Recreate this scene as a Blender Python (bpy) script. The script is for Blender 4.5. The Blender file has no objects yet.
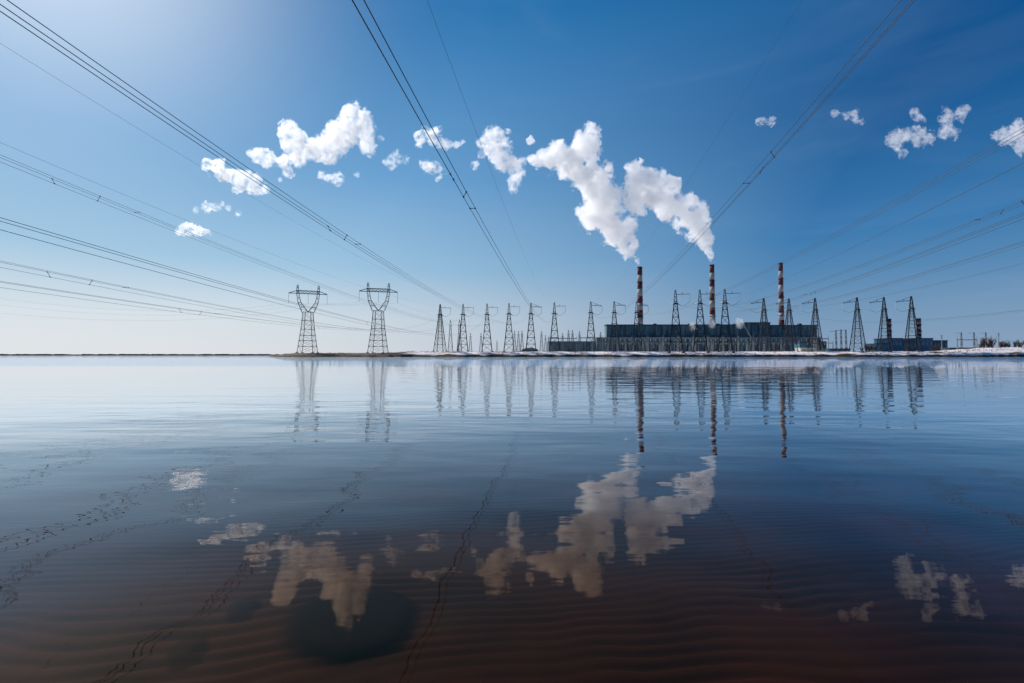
import bpy, bmesh, math, random
import numpy as np
from mathutils import Vector, Matrix
R = math.radians
random.seed(7); RNG = np.random.default_rng(11)
sc = bpy.context.scene
COL = sc.collection

# ------------------------------------------------------------------ camera
F = 483.6; HY = 355.4; H = 1.3
TILT = math.atan((HY - 341.5) / F)
cam_d = bpy.data.cameras.new('camera'); cam = bpy.data.objects.new('camera', cam_d)
COL.objects.link(cam); sc.camera = cam
cam.location = (0, 0, H); cam.rotation_euler = (math.pi / 2 + TILT, 0, 0)
cam_d.sensor_width = 36; cam_d.lens = F * 36 / 1024
cam_d.clip_start = 0.1; cam_d.clip_end = 60000

# ------------------------------------------------------------------ light
SUN_AZ, SUN_EL = -47.0, 37.0           # azimuth from +Y, negative = left
sc.world = bpy.data.worlds.new('World'); w = sc.world; w.use_nodes = True
nt = w.node_tree; nt.nodes.clear()
def N(t, kind, **kw):
    n = t.nodes.new(kind)
    for k, v in kw.items(): setattr(n, k, v)
    return n
out = N(nt, 'ShaderNodeOutputWorld'); bg = N(nt, 'ShaderNodeBackground')
sky = N(nt, 'ShaderNodeTexSky', sky_type='NISHITA', sun_disc=False)
sky.sun_elevation = R(SUN_EL); sky.sun_rotation = R(SUN_AZ)
sky.altitude = 50; sky.air_density = 1.0; sky.dust_density = 1.0; sky.ozone_density = 3.0
bg.inputs['Strength'].default_value = 0.1
sd = Vector((math.sin(R(SUN_AZ)) * math.cos(R(SUN_EL)), math.cos(R(SUN_AZ)) * math.cos(R(SUN_EL)), math.sin(R(SUN_EL))))
tcw = N(nt, 'ShaderNodeTexCoord'); nrmw = N(nt, 'ShaderNodeVectorMath', operation='NORMALIZE'); nt.links.new(tcw.outputs['Generated'], nrmw.inputs[0])
sepw = N(nt, 'ShaderNodeSeparateXYZ'); nt.links.new(nrmw.outputs[0], sepw.inputs[0])
dotw = N(nt, 'ShaderNodeVectorMath', operation='DOT_PRODUCT'); nt.links.new(nrmw.outputs[0], dotw.inputs[0]); dotw.inputs[1].default_value = sd
def ramp(stops):
    r_ = N(nt, 'ShaderNodeValToRGB'); nt.links.new(sepw.outputs[2], r_.inputs[0]); el = r_.color_ramp.elements
    while len(el) < len(stops): el.new(.5)
    for e_, (p_, c_) in zip(el, stops): e_.position = p_; e_.color = (*c_, 1)
    return r_.outputs[0]
far_c = ramp([(0, (.26, .37, .53)), (.07, (.19, .33, .51)), (.14, (.10, .26, .48)), (.21, (.045, .20, .45)), (.41, (.003, .09, .285)), (1, (.002, .06, .2))])
near_c = ramp([(0, (.80, .82, .84)), (.07, (.70, .78, .84)), (.17, (.36, .58, .78)), (.34, (.15, .37, .66)), (.59, (.024, .185, .46)), (1, (.02, .12, .35))])
mrw = N(nt, 'ShaderNodeMapRange'); nt.links.new(dotw.outputs['Value'], mrw.inputs[0]); mrw.inputs[1].default_value = .29; mrw.inputs[2].default_value = .82
mixw = N(nt, 'ShaderNodeMix', data_type='RGBA'); nt.links.new(mrw.outputs[0], mixw.inputs[0]); nt.links.new(far_c, mixw.inputs[6]); nt.links.new(near_c, mixw.inputs[7])
mxw = N(nt, 'ShaderNodeMath', operation='MAXIMUM'); nt.links.new(dotw.outputs['Value'], mxw.inputs[0]); mxw.inputs[1].default_value = 0
pw = N(nt, 'ShaderNodeMath', operation='POWER'); nt.links.new(mxw.outputs[0], pw.inputs[0]); pw.inputs[1].default_value = 30
glow = N(nt, 'ShaderNodeVectorMath', operation='SCALE'); glow.inputs[0].default_value = (.66, .60, .48); nt.links.new(pw.outputs[0], glow.inputs['Scale'])
addw = N(nt, 'ShaderNodeVectorMath', operation='ADD'); nt.links.new(mixw.outputs[2], addw.inputs[0]); nt.links.new(glow.outputs[0], addw.inputs[1])
# thin high cirrus
mpw = N(nt, 'ShaderNodeMapping'); mpw.inputs['Scale'].default_value = (2.2, 2.2, 9); mpw.inputs['Rotation'].default_value = (.0, .35, .3); nt.links.new(nrmw.outputs[0], mpw.inputs[0])
now = N(nt, 'ShaderNodeTexNoise'); now.inputs['Scale'].default_value = 1.2; now.inputs['Detail'].default_value = 5; now.inputs['Distortion'].default_value = .6; nt.links.new(mpw.outputs[0], now.inputs['Vector'])
cw = N(nt, 'ShaderNodeMapRange', interpolation_type='SMOOTHSTEP'); nt.links.new(now.outputs['Fac'], cw.inputs[0]); cw.inputs[1].default_value = .5; cw.inputs[2].default_value = .8; cw.inputs[4].default_value = .06
mixc = N(nt, 'ShaderNodeMix', data_type='RGBA'); nt.links.new(cw.outputs[0], mixc.inputs[0]); nt.links.new(addw.outputs[0], mixc.inputs[6]); mixc.inputs[7].default_value = (.55, .68, .85, 1)
x10 = N(nt, 'ShaderNodeVectorMath', operation='SCALE'); x10.inputs['Scale'].default_value = 9.6; nt.links.new(mixc.outputs[2], x10.inputs[0])
skm = N(nt, 'ShaderNodeMix', data_type='RGBA', clamp_result=False); skm.inputs[0].default_value = .985
nt.links.new(sky.outputs[0], skm.inputs[6]); nt.links.new(x10.outputs[0], skm.inputs[7])
nt.links.new(skm.outputs[2], bg.inputs['Color']); nt.links.new(bg.outputs[0], out.inputs['Surface'])
sl = bpy.data.lights.new('sun', 'SUN'); sl.energy = 4.6; sl.angle = R(0.5); sl.color = (1, .94, .86)
so = bpy.data.objects.new('sun', sl); COL.objects.link(so)
sd = Vector((math.sin(R(SUN_AZ)) * math.cos(R(SUN_EL)), math.cos(R(SUN_AZ)) * math.cos(R(SUN_EL)), math.sin(R(SUN_EL))))
so.rotation_euler = sd.to_track_quat('Z', 'Y').to_euler(); so.location = (0, 0, 300)
sc.view_settings.view_transform = 'Standard'; sc.view_settings.look = 'None'
sc.view_settings.exposure = 0.0; sc.view_settings.gamma = 1
sc.render.engine = 'CYCLES'
cy = sc.cycles
cy.max_bounces = 14; cy.volume_bounces = 10; cy.transparent_max_bounces = 24; cy.glossy_bounces = 3; cy.diffuse_bounces = 2
cy.use_denoising = True; cy.sample_clamp_indirect = 6
cy.caustics_reflective = False; cy.caustics_refractive = False

# ------------------------------------------------------------------ projection helpers
def ray(x, y):
    a = (x - 512) / F; b = (341.5 - y) / F
    return np.array([a, math.cos(TILT) - b * math.sin(TILT), math.sin(TILT) + b * math.cos(TILT)])
def at(x, y, D):
    r = ray(x, y); r = r * (D / r[1]); return r + np.array([0, 0, H])
def on_water(x, y):
    r = ray(x, y); r = r * (-H / r[2]); return r[:2]

# ------------------------------------------------------------------ materials
def mat(name, col, rough=.7, metal=0, var=0.0, vscale=1.0, spec=.4, col2=None, bump=0, bscale=8):
    m = bpy.data.materials.new(name); m.use_nodes = True; t = m.node_tree; p = t.nodes['Principled BSDF']
    p.inputs['Base Color'].default_value = (*col, 1); p.inputs['Roughness'].default_value = rough
    p.inputs['Metallic'].default_value = metal; p.inputs['Specular IOR Level'].default_value = spec
    if var or col2:
        tc = N(t, 'ShaderNodeTexCoord'); no = N(t, 'ShaderNodeTexNoise'); no.inputs['Scale'].default_value = vscale
        no.inputs['Detail'].default_value = 6
        cr = N(t, 'ShaderNodeValToRGB'); c2 = col2 or tuple(c * (1 - var) for c in col)
        cr.color_ramp.elements[0].color = (*c2, 1); cr.color_ramp.elements[1].color = (*col, 1)
        cr.color_ramp.elements[0].position = .35; cr.color_ramp.elements[1].position = .65
        t.links.new(tc.outputs['Object'], no.inputs['Vector']); t.links.new(no.outputs['Fac'], cr.inputs[0])
        t.links.new(cr.outputs[0], p.inputs['Base Color'])
    return m
M_steel = mat('tower_steel', (.05, .054, .06), .6, .2, var=.35, vscale=.3)
M_galv = mat('galvanised_steel', (.17, .19, .21), .55, .3, var=.3, vscale=.3)
M_pale = mat('pale_steel', (.22, .24, .25), .6, 0, var=.3, vscale=.2)
M_wire = mat('conductor_aluminium', (.10, .095, .09), .6, .3, var=.2, vscale=2)
M_glass_ins = mat('glass_insulator', (.62, .68, .38), .3, 0, var=.2, vscale=3)
M_brown_ins = mat('brown_insulator', (.20, .17, .12), .4, 0, var=.2, vscale=3)
M_conc = mat('concrete', (.22, .21, .20), .9, 0, var=.3, vscale=.8)
M_red = mat('chimney_red_paint', (.085, .018, .026), .8, 0, var=.25, vscale=.05)
M_white = mat('chimney_white_paint', (.30, .30, .31), .8, 0, var=.15, vscale=.05)
M_soot = mat('soot_black', (.03, .025, .025), .9, 0, var=.2, vscale=.3)
M_roof = mat('roof_felt', (.05, .055, .06), .9, 0, var=.3, vscale=.05)
M_blue = mat('blue_cladding', (.05, .17, .25), .6, 0, var=.35, vscale=.15)
M_dblue = mat('dark_blue_cladding', (.03, .085, .13), .6, 0, var=.4, vscale=.15)
M_win = mat('dusty_glass', (.10, .17, .20), .15, 0, var=.5, vscale=.4, spec=.6)
M_bark = mat('bare_twigs', (.10, .055, .04), .9, 0, var=.4, vscale=2)
M_orange = mat('orange_paint', (.6, .22, .03), .5, 0, var=.2, vscale=1)
M_cream = mat('cream_panels', (.62, .58, .45), .7, 0, var=.2, vscale=1)
M_debris = mat('waterlogged_debris', (.012, .008, .006), .9, 0, var=.4, vscale=30, spec=.05)
M_farwood = mat('far_woodland', (.05, .06, .06), .95, 0, var=.4, vscale=.01)
def corr_mat(name, c1, c2, sx):
    m = mat(name, c1, .65); t = m.node_tree; p = t.nodes['Principled BSDF']
    tc = N(t, 'ShaderNodeTexCoord'); mp = N(t, 'ShaderNodeMapping'); mp.inputs['Scale'].default_value = (sx, sx, .02)
    no = N(t, 'ShaderNodeTexNoise'); no.inputs['Detail'].default_value = 5; no.inputs['Scale'].default_value = 1
    cr = N(t, 'ShaderNodeValToRGB'); cr.color_ramp.elements[0].color = (*c2, 1); cr.color_ramp.elements[1].color = (*c1, 1)
    cr.color_ramp.elements[0].position = .38; cr.color_ramp.elements[1].position = .62
    t.links.new(tc.outputs['Object'], mp.inputs[0]); t.links.new(mp.outputs[0], no.inputs['Vector'])
    t.links.new(no.outputs['Fac'], cr.inputs[0]); t.links.new(cr.outputs[0], p.inputs['Base Color'])
    return m
M_hall = corr_mat('weathered_teal_cladding', (.115, .215, .24), (.035, .08, .10), .16)
M_annex = corr_mat('weathered_grey_cladding', (.13, .19, .21), (.035, .06, .072), .3)

# ------------------------------------------------------------------ object helpers
def link(name, me, m=None, parent=None):
    o = bpy.data.objects.new(name, me); COL.objects.link(o)
    if m and me: me.materials.append(m)
    if parent: o.parent = parent
    return o
def tag(o, label=None, cat=None, group=None, kind=None):
    if label: o['label'] = label
    if cat: o['category'] = cat
    if group: o['group'] = group
    if kind: o['kind'] = kind
    return o
def empty(name, loc, rz=0, s=1):
    o = bpy.data.objects.new(name, None); COL.objects.link(o); o.location = loc; o.rotation_euler = (0, 0, rz)
    o.scale = (s, s, s); o.empty_display_size = 1; return o
def copy_tree(o, parent=None):
    c = o.copy(); COL.objects.link(c); c.parent = parent
    for ch in list(o.children): copy_tree(ch, c)
    return c
class MB:
    def __init__(s): s.v = []; s.f = []
    def add(s, vs, fs):
        n = len(s.v); s.v += [tuple(v) for v in vs]; s.f += [tuple(i + n for i in f) for f in fs]
    def box(s, x0, x1, y0, y1, z0, z1):
        s.add([(x0, y0, z0), (x1, y0, z0), (x1, y1, z0), (x0, y1, z0), (x0, y0, z1), (x1, y0, z1), (x1, y1, z1), (x0, y1, z1)],
              [(0, 3, 2, 1), (4, 5, 6, 7), (0, 1, 5, 4), (1, 2, 6, 5), (2, 3, 7, 6), (3, 0, 4, 7)])
    def bar(s, p, q, wd, wd2=None):
        p = Vector(p); q = Vector(q); d = (q - p)
        if d.length < 1e-6: return
        d.normalize(); up = Vector((0, 0, 1)) if abs(d.z) < .95 else Vector((0, 1, 0))
        a = d.cross(up).normalized(); b = d.cross(a); h = wd / 2; h2 = (wd2 or wd) / 2
        vs = [p + a * i * h + b * j * h for i, j in ((-1, -1), (1, -1), (1, 1), (-1, 1))] + \
             [q + a * i * h2 + b * j * h2 for i, j in ((-1, -1), (1, -1), (1, 1), (-1, 1))]
        s.add(vs, [(3, 2, 1, 0), (4, 5, 6, 7), (0, 1, 5, 4), (1, 2, 6, 5), (2, 3, 7, 6), (3, 0, 4, 7)])
    def tube(s, pts, rad, n=5):
        rr = rad if hasattr(rad, '__len__') else [rad] * len(pts)
        base = len(s.v); P = [Vector(p) for p in pts]
        for i, p in enumerate(P):
            d = (P[min(i + 1, len(P) - 1)] - P[max(i - 1, 0)]).normalized()
            up = Vector((0, 0, 1)) if abs(d.z) < .95 else Vector((0, 1, 0))
            a = d.cross(up).normalized(); b = d.cross(a)
            for k in range(n):
                t = 2 * math.pi * k / n; s.v.append(tuple(p + (a * math.cos(t) + b * math.sin(t)) * rr[i]))
        for i in range(len(P) - 1):
            for k in range(n):
                k2 = (k + 1) % n
                s.f.append((base + i * n + k, base + i * n + k2, base + (i + 1) * n + k2, base + (i + 1) * n + k))
        s.f.append(tuple(base + k for k in range(n))[::-1]); s.f.append(tuple(base + (len(P) - 1) * n + k for k in range(n)))
    def lathe(s, prof, n=24, c=(0, 0)):
        base = len(s.v)
        for r, z in prof:
            for k in range(n):
                t = 2 * math.pi * k / n; s.v.append((c[0] + r * math.cos(t), c[1] + r * math.sin(t), z))
        for i in range(len(prof) - 1):
            for k in range(n):
                k2 = (k + 1) % n
                s.f.append((base + i * n + k, base + i * n + k2, base + (i + 1) * n + k2, base + (i + 1) * n + k))
        s.f.append(tuple(base + k for k in range(n))[::-1]); s.f.append(tuple(base + (len(prof) - 1) * n + k for k in range(n)))
    def mesh(s, name):
        me = bpy.data.meshes.new(name); me.from_pydata(s.v, [], s.f); me.update(); return me
    def build(s, name, m, parent=None, smooth=False):
        me = s.mesh(name)
        if smooth:
            for p in me.polygons: p.use_smooth = True
        return link(name, me, m, parent)
def string_mb(p, q, r=.28, n=9):       # a string of cap-and-pin discs between two points
    mb = MB(); p = Vector(p); q = Vector(q); pts = []; rr = []
    for i in range(2 * n + 1):
        pts.append(p.lerp(q, i / (2 * n))); rr.append(r if i % 2 else r * .35)
    mb.tube(pts, rr, 7); return mb

# ------------------------------------------------------------------ value noise
def vnoise2(x, y, seed):
    g = np.random.default_rng(seed).random((256, 256))
    xi = np.floor(x).astype(int); yi = np.floor(y).astype(int); fx = x - xi; fy = y - yi
    fx = fx * fx * (3 - 2 * fx); fy = fy * fy * (3 - 2 * fy)
    def G(a, b): return g[a % 256, b % 256]
    return (G(xi, yi) * (1 - fx) + G(xi + 1, yi) * fx) * (1 - fy) + (G(xi, yi + 1) * (1 - fx) + G(xi + 1, yi + 1) * fx) * fy
def grid_obj(name, X, Y, Z, m):
    ny, nx = X.shape; me = bpy.data.meshes.new(name)
    v = np.stack([X, Y, Z], -1).reshape(-1, 3)
    i = np.arange(ny * nx).reshape(ny, nx); q = np.stack([i[:-1, :-1], i[:-1, 1:], i[1:, 1:], i[1:, :-1]], -1).reshape(-1, 4)
    me.vertices.add(len(v)); me.vertices.foreach_set('co', v.ravel().astype(np.float32))
    me.loops.add(q.size); me.loops.foreach_set('vertex_index', q.ravel().astype(np.int32))
    me.polygons.add(len(q)); me.polygons.foreach_set('loop_start', np.arange(0, q.size, 4, dtype=np.int32))
    me.polygons.foreach_set('loop_total', np.full(len(q), 4, np.int32)); me.polygons.foreach_set('use_smooth', np.ones(len(q), bool))
    me.update(calc_edges=True)
    return link(name, me, m)

# ------------------------------------------------------------------ lake bed
def make_bed_mat():
    m = mat('lake_bed_sand', (.1, .04, .025), .9, spec=.1); t = m.node_tree; p = t.nodes['Principled BSDF']; L = t.links.new
    tc = N(t, 'ShaderNodeTexCoord')
    no = N(t, 'ShaderNodeTexNoise'); no.inputs['Scale'].default_value = .9; no.inputs['Detail'].default_value = 5
    L(tc.outputs['Object'], no.inputs['Vector'])
    cr = N(t, 'ShaderNodeValToRGB'); e = cr.color_ramp.elements
    e[0].color = (.0105, .0062, .0035, 1); e[0].position = .3; e[1].color = (.044, .0165, .0080, 1); e[1].position = .72
    L(no.outputs['Fac'], cr.inputs[0])
    n2 = N(t, 'ShaderNodeTexNoise'); n2.inputs['Scale'].default_value = 60; n2.inputs['Detail'].default_value = 3
    L(tc.outputs['Object'], n2.inputs['Vector'])
    mx = N(t, 'ShaderNodeMix', data_type='RGBA', blend_type='MULTIPLY'); mx.inputs[0].default_value = .35
    L(cr.outputs[0], mx.inputs[6]); L(n2.outputs['Color'], mx.inputs[7]); L(mx.outputs[2], p.inputs['Base Color'])
    return m
M_bed = make_bed_mat()
M_silt = mat('dark_silt', (.004, .006, .008), .95, 0, col2=(.002, .003, .004), vscale=3, spec=.05)
ys = np.concatenate([np.linspace(-60, 1.2, 16), np.arange(1.25, 5.5, .016), np.arange(5.5, 9, .035), np.geomspace(9, 380, 30), [600, 2000, 9000, 40000]])
xs = np.concatenate([[-40000, -5000, -800, -200, -60, -25], np.arange(-9, 9.01, .06), [25, 60, 200, 800, 5000, 40000]])
X, Y = np.meshgrid(xs, ys)
def bed_z(X, Y, ripple=True):
    z = -.30 - .03 * np.clip(Y - 3, 0, 40)
    if ripple:
        wx = vnoise2(X * .5 + 40, Y * .5 + 9, 1) * 1.8 + vnoise2(X * 1.6 + 4, Y * 1.5 + 19, 2) * .55 + vnoise2(X * 4.3 + 4, Y * 4 + 19, 3) * .16
        ph = (Y * 1.0 - .12 * X + wx * .28) / .115 * 2 * math.pi
        s = np.sin(ph); s = s + .3 * np.cos(2 * ph)
        amp = .014 * (.1 + .9 * vnoise2(X * 1.1, Y * 1.8, 5)) * (.5 + .8 * vnoise2(X * 3, Y * 6, 6)) * np.clip((10 - Y) / 3, 0, 1) * (np.abs(X) < 12)
        z = z + s * amp + (vnoise2(X * .9, Y * .9, 7) - .5) * .05
    return z
bed = grid_obj('lake_bed', X, Y, bed_z(X, Y), M_bed); tag(bed, kind='structure')
def silt_patch(px, py, rx_px, ry_px, name, label, seed):
    d = .30; r = ray(px, py); c = r * (-(H + d) / r[2])
    k = (H + d) / abs(r[2]) / F * np.linalg.norm(r[:2])
    a = ray(px + rx_px, py); a = a * (-(H + d) / a[2]); rx = abs(a[0] - c[0])
    b1 = ray(px, py + ry_px); b1 = b1 * (-(H + d) / b1[2]); b2 = ray(px, py - ry_px); b2 = b2 * (-(H + d) / b2[2]); ry = abs(b2[1] - b1[1]) / 2
    cy_ = (b1[1] + b2[1]) / 2; n = 72; rings = 8; V = []; Fc = []
    for i in range(rings + 1):
        for j in range(n):
            th = 2 * math.pi * j / n; q = i / rings
            w_ = 1 + .14 * (vnoise2(np.array([math.cos(th) * 1.6 + 9]), np.array([math.sin(th) * 1.6 + 9]), seed)[0] - .5) * 2
            x = c[0] + rx * w_ * q * math.cos(th); y = cy_ + ry * w_ * q * math.sin(th)
            z = float(bed_z(np.array([x]), np.array([y]), False)[0]) + .045 - .05 * q ** 6 + (0 if i else 0)
            V.append((x, y, z))
    for i in range(rings):
        for j in range(n): Fc.append((i * n + j, i * n + (j + 1) % n, (i + 1) * n + (j + 1) % n, (i + 1) * n + j))
    mb = MB(); mb.add(V, Fc); o = mb.build(name, M_silt if rx_px > 20 else M_silt_thin, smooth=True); tag(o, label, 'silt', kind='stuff')
def silt_mat(amax):
    m = bpy.data.materials.new('dark_silt_soft'); m.use_nodes = True; t = m.node_tree; p = t.nodes['Principled BSDF']; L = t.links.new
    p.inputs['Base Color'].default_value = (.003, .004, .005, 1); p.inputs['Roughness'].default_value = .95; p.inputs['Specular IOR Level'].default_value = .05
    tc = N(t, 'ShaderNodeTexCoord'); mp = N(t, 'ShaderNodeMapping'); mp.inputs['Location'].default_value = (-1, -1, 0); mp.inputs['Scale'].default_value = (2, 2, 0)
    L(tc.outputs['Generated'], mp.inputs[0]); ln = N(t, 'ShaderNodeVectorMath', operation='LENGTH'); L(mp.outputs[0], ln.inputs[0])
    no = N(t, 'ShaderNodeTexNoise'); no.inputs['Scale'].default_value = 3.5; no.inputs['Detail'].default_value = 5; L(tc.outputs['Object'], no.inputs['Vector'])
    ad = N(t, 'ShaderNodeMath', operation='MULTIPLY_ADD'); L(no.outputs['Fac'], ad.inputs[0]); ad.inputs[1].default_value = .5; L(ln.outputs['Value'], ad.inputs[2])
    mr = N(t, 'ShaderNodeMapRange', interpolation_type='SMOOTHSTEP'); L(ad.outputs[0], mr.inputs[0]); mr.inputs[1].default_value = .82; mr.inputs[2].default_value = 1.2; mr.inputs[3].default_value = amax; mr.inputs[4].default_value = 0
    L(mr.outputs[0], p.inputs['Alpha']); return m
M_silt = silt_mat(1.0); M_silt_thin = silt_mat(.6)
silt_patch(347, 627, 82, 41, 'silt_patch', 'large round blue-black silt patch on the sandy bed under clear shallow water', 3)
silt_patch(184, 655, 20, 20, 'silt_patch', 'small dark smudge of silt on the reddish sand near the bottom edge', 4)
silt_patch(243, 611, 17, 14, 'silt_patch', 'small dark silt smudge just left of the large round patch', 6)

# ------------------------------------------------------------------ water
def make_water():
    m = bpy.data.materials.new('lake_water'); m.use_nodes = True; t = m.node_tree; t.nodes.clear(); L = t.links.new
    o = N(t, 'ShaderNodeOutputMaterial'); mix = N(t, 'ShaderNodeMixShader'); gl = N(t, 'ShaderNodeBsdfGlossy'); tr = N(t, 'ShaderNodeBsdfTransparent')
    fr = N(t, 'ShaderNodeFresnel'); fr.inputs['IOR'].default_value = 1.36
    tr.inputs['Color'].default_value = (.80, .62, .52, 1); 
    tint = N(t, 'ShaderNodeMix', data_type='RGBA'); tint.inputs[6].default_value = (1, .68, .45, 1); tint.inputs[7].default_value = (.97, .98, 1, 1)
    g0 = N(t, 'ShaderNodeNewGeometry'); im = N(t, 'ShaderNodeMix', data_type='FLOAT'); L(g0.outputs['Backfacing'], im.inputs[0])   # unbent rays: same index seen from either side
    im.inputs[2].default_value = 1.36; im.inputs[3].default_value = 1 / 1.36; L(im.outputs[0], fr.inputs['IOR'])
    geo = N(t, 'ShaderNodeNewGeometry'); sep = N(t, 'ShaderNodeSeparateXYZ'); L(geo.outputs['Position'], sep.inputs[0])
    def noise(sx, sy, rot, detail, rough=.5, dist=0):
        mp = N(t, 'ShaderNodeMapping'); mp.inputs['Scale'].default_value = (sx, sy, 1); mp.inputs['Rotation'].default_value = (0, 0, R(rot))
        n = N(t, 'ShaderNodeTexNoise'); n.noise_dimensions = '2D'; n.inputs['Scale'].default_value = 1
        n.inputs['Detail'].default_value = detail; n.inputs['Roughness'].default_value = rough; n.inputs['Distortion'].default_value = dist
        L(geo.outputs['Position'], mp.inputs[0]); L(mp.outputs[0], n.inputs['Vector']); return n.outputs['Fac']
    def math_(op, a, b=None):
        n = N(t, 'ShaderNodeMath', operation=op)
        for i, q in enumerate((a, b)):
            if q is None: continue
            if isinstance(q, (int, float)): n.inputs[i].default_value = q
            else: L(q, n.inputs[i])
        return n.outputs[0]
    def mr(v, a, b, c, d, kind='SMOOTHSTEP'):
        n = N(t, 'ShaderNodeMapRange', interpolation_type=kind); L(v, n.inputs[0])
        for i, q in enumerate((a, b, c, d)): n.inputs[i + 1].default_value = q
        return n.outputs[0]
    Yp = sep.outputs[1]
    swell = math_('ADD', math_('MULTIPLY', noise(.16, .5, 6, 1), .025), math_('MULTIPLY', noise(.7, 1.4, -4, 1), .0066))
    rip = math_('MULTIPLY', noise(.6, 2.3, -5, 2), mr(Yp, 3, 12, .0006, .0075))
    fine = math_('MULTIPLY', noise(4.0, 11, 4, 1), mr(Yp, 2, 10, .00026, .0006))
    band = math_('MULTIPLY', noise(1.5, 3.5, 0, 3), mr(Yp, 48, 72, 0, .085))
    h0 = math_('ADD', math_('ADD', swell, rip), fine); h = math_('ADD', h0, band)
    b0 = N(t, 'ShaderNodeBump'); b0.inputs['Strength'].default_value = 1; b0.inputs['Distance'].default_value = 1; L(h0, b0.inputs['Height'])
    bp = N(t, 'ShaderNodeBump'); bp.inputs['Strength'].default_value = 1; bp.inputs['Distance'].default_value = 1; L(h, bp.inputs['Height'])
    L(bp.outputs[0], gl.inputs['Normal']); L(b0.outputs[0], fr.inputs['Normal'])
    L(mr(Yp, 45, 80, .0, .025), gl.inputs['Roughness'])
    L(mr(fr.outputs[0], .055, .20, 0, 1), tint.inputs[0]); L(tint.outputs[2], gl.inputs['Color'])
    L(math_('MINIMUM', math_('MULTIPLY', math_('POWER', fr.outputs[0], 1.45), 2.25), 1.0), mix.inputs[0]); L(tr.outputs[0], mix.inputs[1]); L(gl.outputs[0], mix.inputs[2]); L(mix.outputs[0], o.inputs['Surface'])
    return m
M_water = make_water()
xw = np.array([-40000, -3000, -300, -30, 0, 30, 300, 3000, 40000.]); yw = np.array([-60, 0, 10, 60, 300, 3000, 40000.])
Xw, Yw = np.meshgrid(xw, yw)
water = grid_obj('water', Xw, Yw, Xw * 0, M_water); tag(water, kind='structure')

# ------------------------------------------------------------------ shore land
def snow_mat():
    m = mat('old_snow_and_earth', (.8, .76, .75), .85, spec=.2); t = m.node_tree; p = t.nodes['Principled BSDF']; L = t.links.new
    geo = N(t, 'ShaderNodeNewGeometry'); sep = N(t, 'ShaderNodeSeparateXYZ'); L(geo.outputs['Position'], sep.inputs[0])
    def noise(sx, sy, sz, det, seed):
        mp = N(t, 'ShaderNodeMapping'); mp.inputs['Scale'].default_value = (sx, sy, sz); mp.inputs['Location'].default_value = (seed, seed, 0)
        n = N(t, 'ShaderNodeTexNoise'); n.inputs['Scale'].default_value = 1; n.inputs['Detail'].default_value = det
        L(geo.outputs['Position'], mp.inputs[0]); L(mp.outputs[0], n.inputs['Vector']); return n.outputs['Fac']
    def mth(op, a, b):
        n = N(t, 'ShaderNodeMath', operation=op)
        for i, q in enumerate((a, b)):
            if isinstance(q, (int, float)): n.inputs[i].default_value = q
            else: L(q, n.inputs[i])
        return n.outputs[0]
    def step(v, a, b):
        n = N(t, 'ShaderNodeMapRange'); L(v, n.inputs[0]); n.inputs[1].default_value = a; n.inputs[2].default_value = b; return n.outputs[0]
    # bare earth below the ice foot, on thawed streaks, and on the low spit at the left
    low = step(mth('ADD', sep.outputs[2], mth('MULTIPLY', noise(.07, .07, 0, 4, 3), -4.2)), -.3, -.6)
    streak = step(noise(.035, .14, .5, 6, 20), .60, .66)
    edge = step(mth('ADD', sep.outputs[2], mth('MULTIPLY', noise(.1, .1, 0, 4, 9), 1.2)), 4.85, 5.0)
    spit = step(mth('ADD', sep.outputs[0], mth('MULTIPLY', noise(.05, .3, 0, 4, 12), 60)), -50, -62)
    tot = mth('MAXIMUM', mth('MAXIMUM', low, streak), spit)
    no = N(t, 'ShaderNodeValToRGB'); no.color_ramp.elements[0].color = (.05, .028, .018, 1); no.color_ramp.elements[1].color = (.17, .10, .06, 1)
    L(noise(.4, .4, .4, 5, 50), no.inputs[0])
    mx = N(t, 'ShaderNodeMix', data_type='RGBA'); L(tot, mx.inputs[0]); mx.inputs[6].default_value = (.86, .79, .76, 1); L(no.outputs[0], mx.inputs[7])
    L(mx.outputs[2], p.inputs['Base Color']); return m
M_snow = snow_mat()
xs = np.concatenate([[-420, -330], np.arange(-270, 560, 1.8), np.geomspace(562, 30000, 26)])
ys = np.concatenate([np.arange(380, 450, 1.2), np.geomspace(452, 30000, 26)])
X, Y = np.meshgrid(xs, ys)
def land_z(X, Y):
    pxx = 512 + F * X / Y
    shore = 399 + 5 * vnoise2(X / 35 + 3, X * 0 + 1, 21) + 2.0 * vnoise2(X / 7 + 3, X * 0 + 1, 22) - 8 * np.clip((pxx - 880) / 150, 0, 1.5)
    d = Y - shore
    crest = 4.55 + .25 * (vnoise2(X / 16, Y / 30, 23) - .5)
    spit = np.clip((410 - pxx) / 25, 0, 1); crest = crest * (1 - spit) + (2.9 + .5 * vnoise2(X / 9, Y / 9, 24)) * spit
    mound = np.clip((pxx - 925) / 60, 0, 1); crest = crest + mound * (2.3 + 1.6 * vnoise2(X / 12, Y / 10, 25)) * np.clip(1 - (Y - 440) / 200, .1, 1)
    r = np.clip(d / 14, 0, 1)
    z = np.where(d > 0, (.35 * np.clip(d / 1.2, 0, 1) + .65 * r ** .8 * 1.0) * crest, d * .12)
    z += np.clip(d / 4, 0, 1) * (vnoise2(X / 3, Y / 3, 26) - .5) * .35
    left = np.clip((X + 203 + .25 * (Y - 400) - 0) / 22, -1, 1)   # land ends here, lake opens beyond
    return np.where(left > 0, z * np.sqrt(np.maximum(left, 0)) - .02, np.minimum(z, left * .9))
land = grid_obj('shore_land', X, Y, land_z(X, Y), M_snow); tag(land, kind='structure')
def gz(x, y): return float(land_z(np.array([x * 1.0]), np.array([y * 1.0]))[0])

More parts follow.
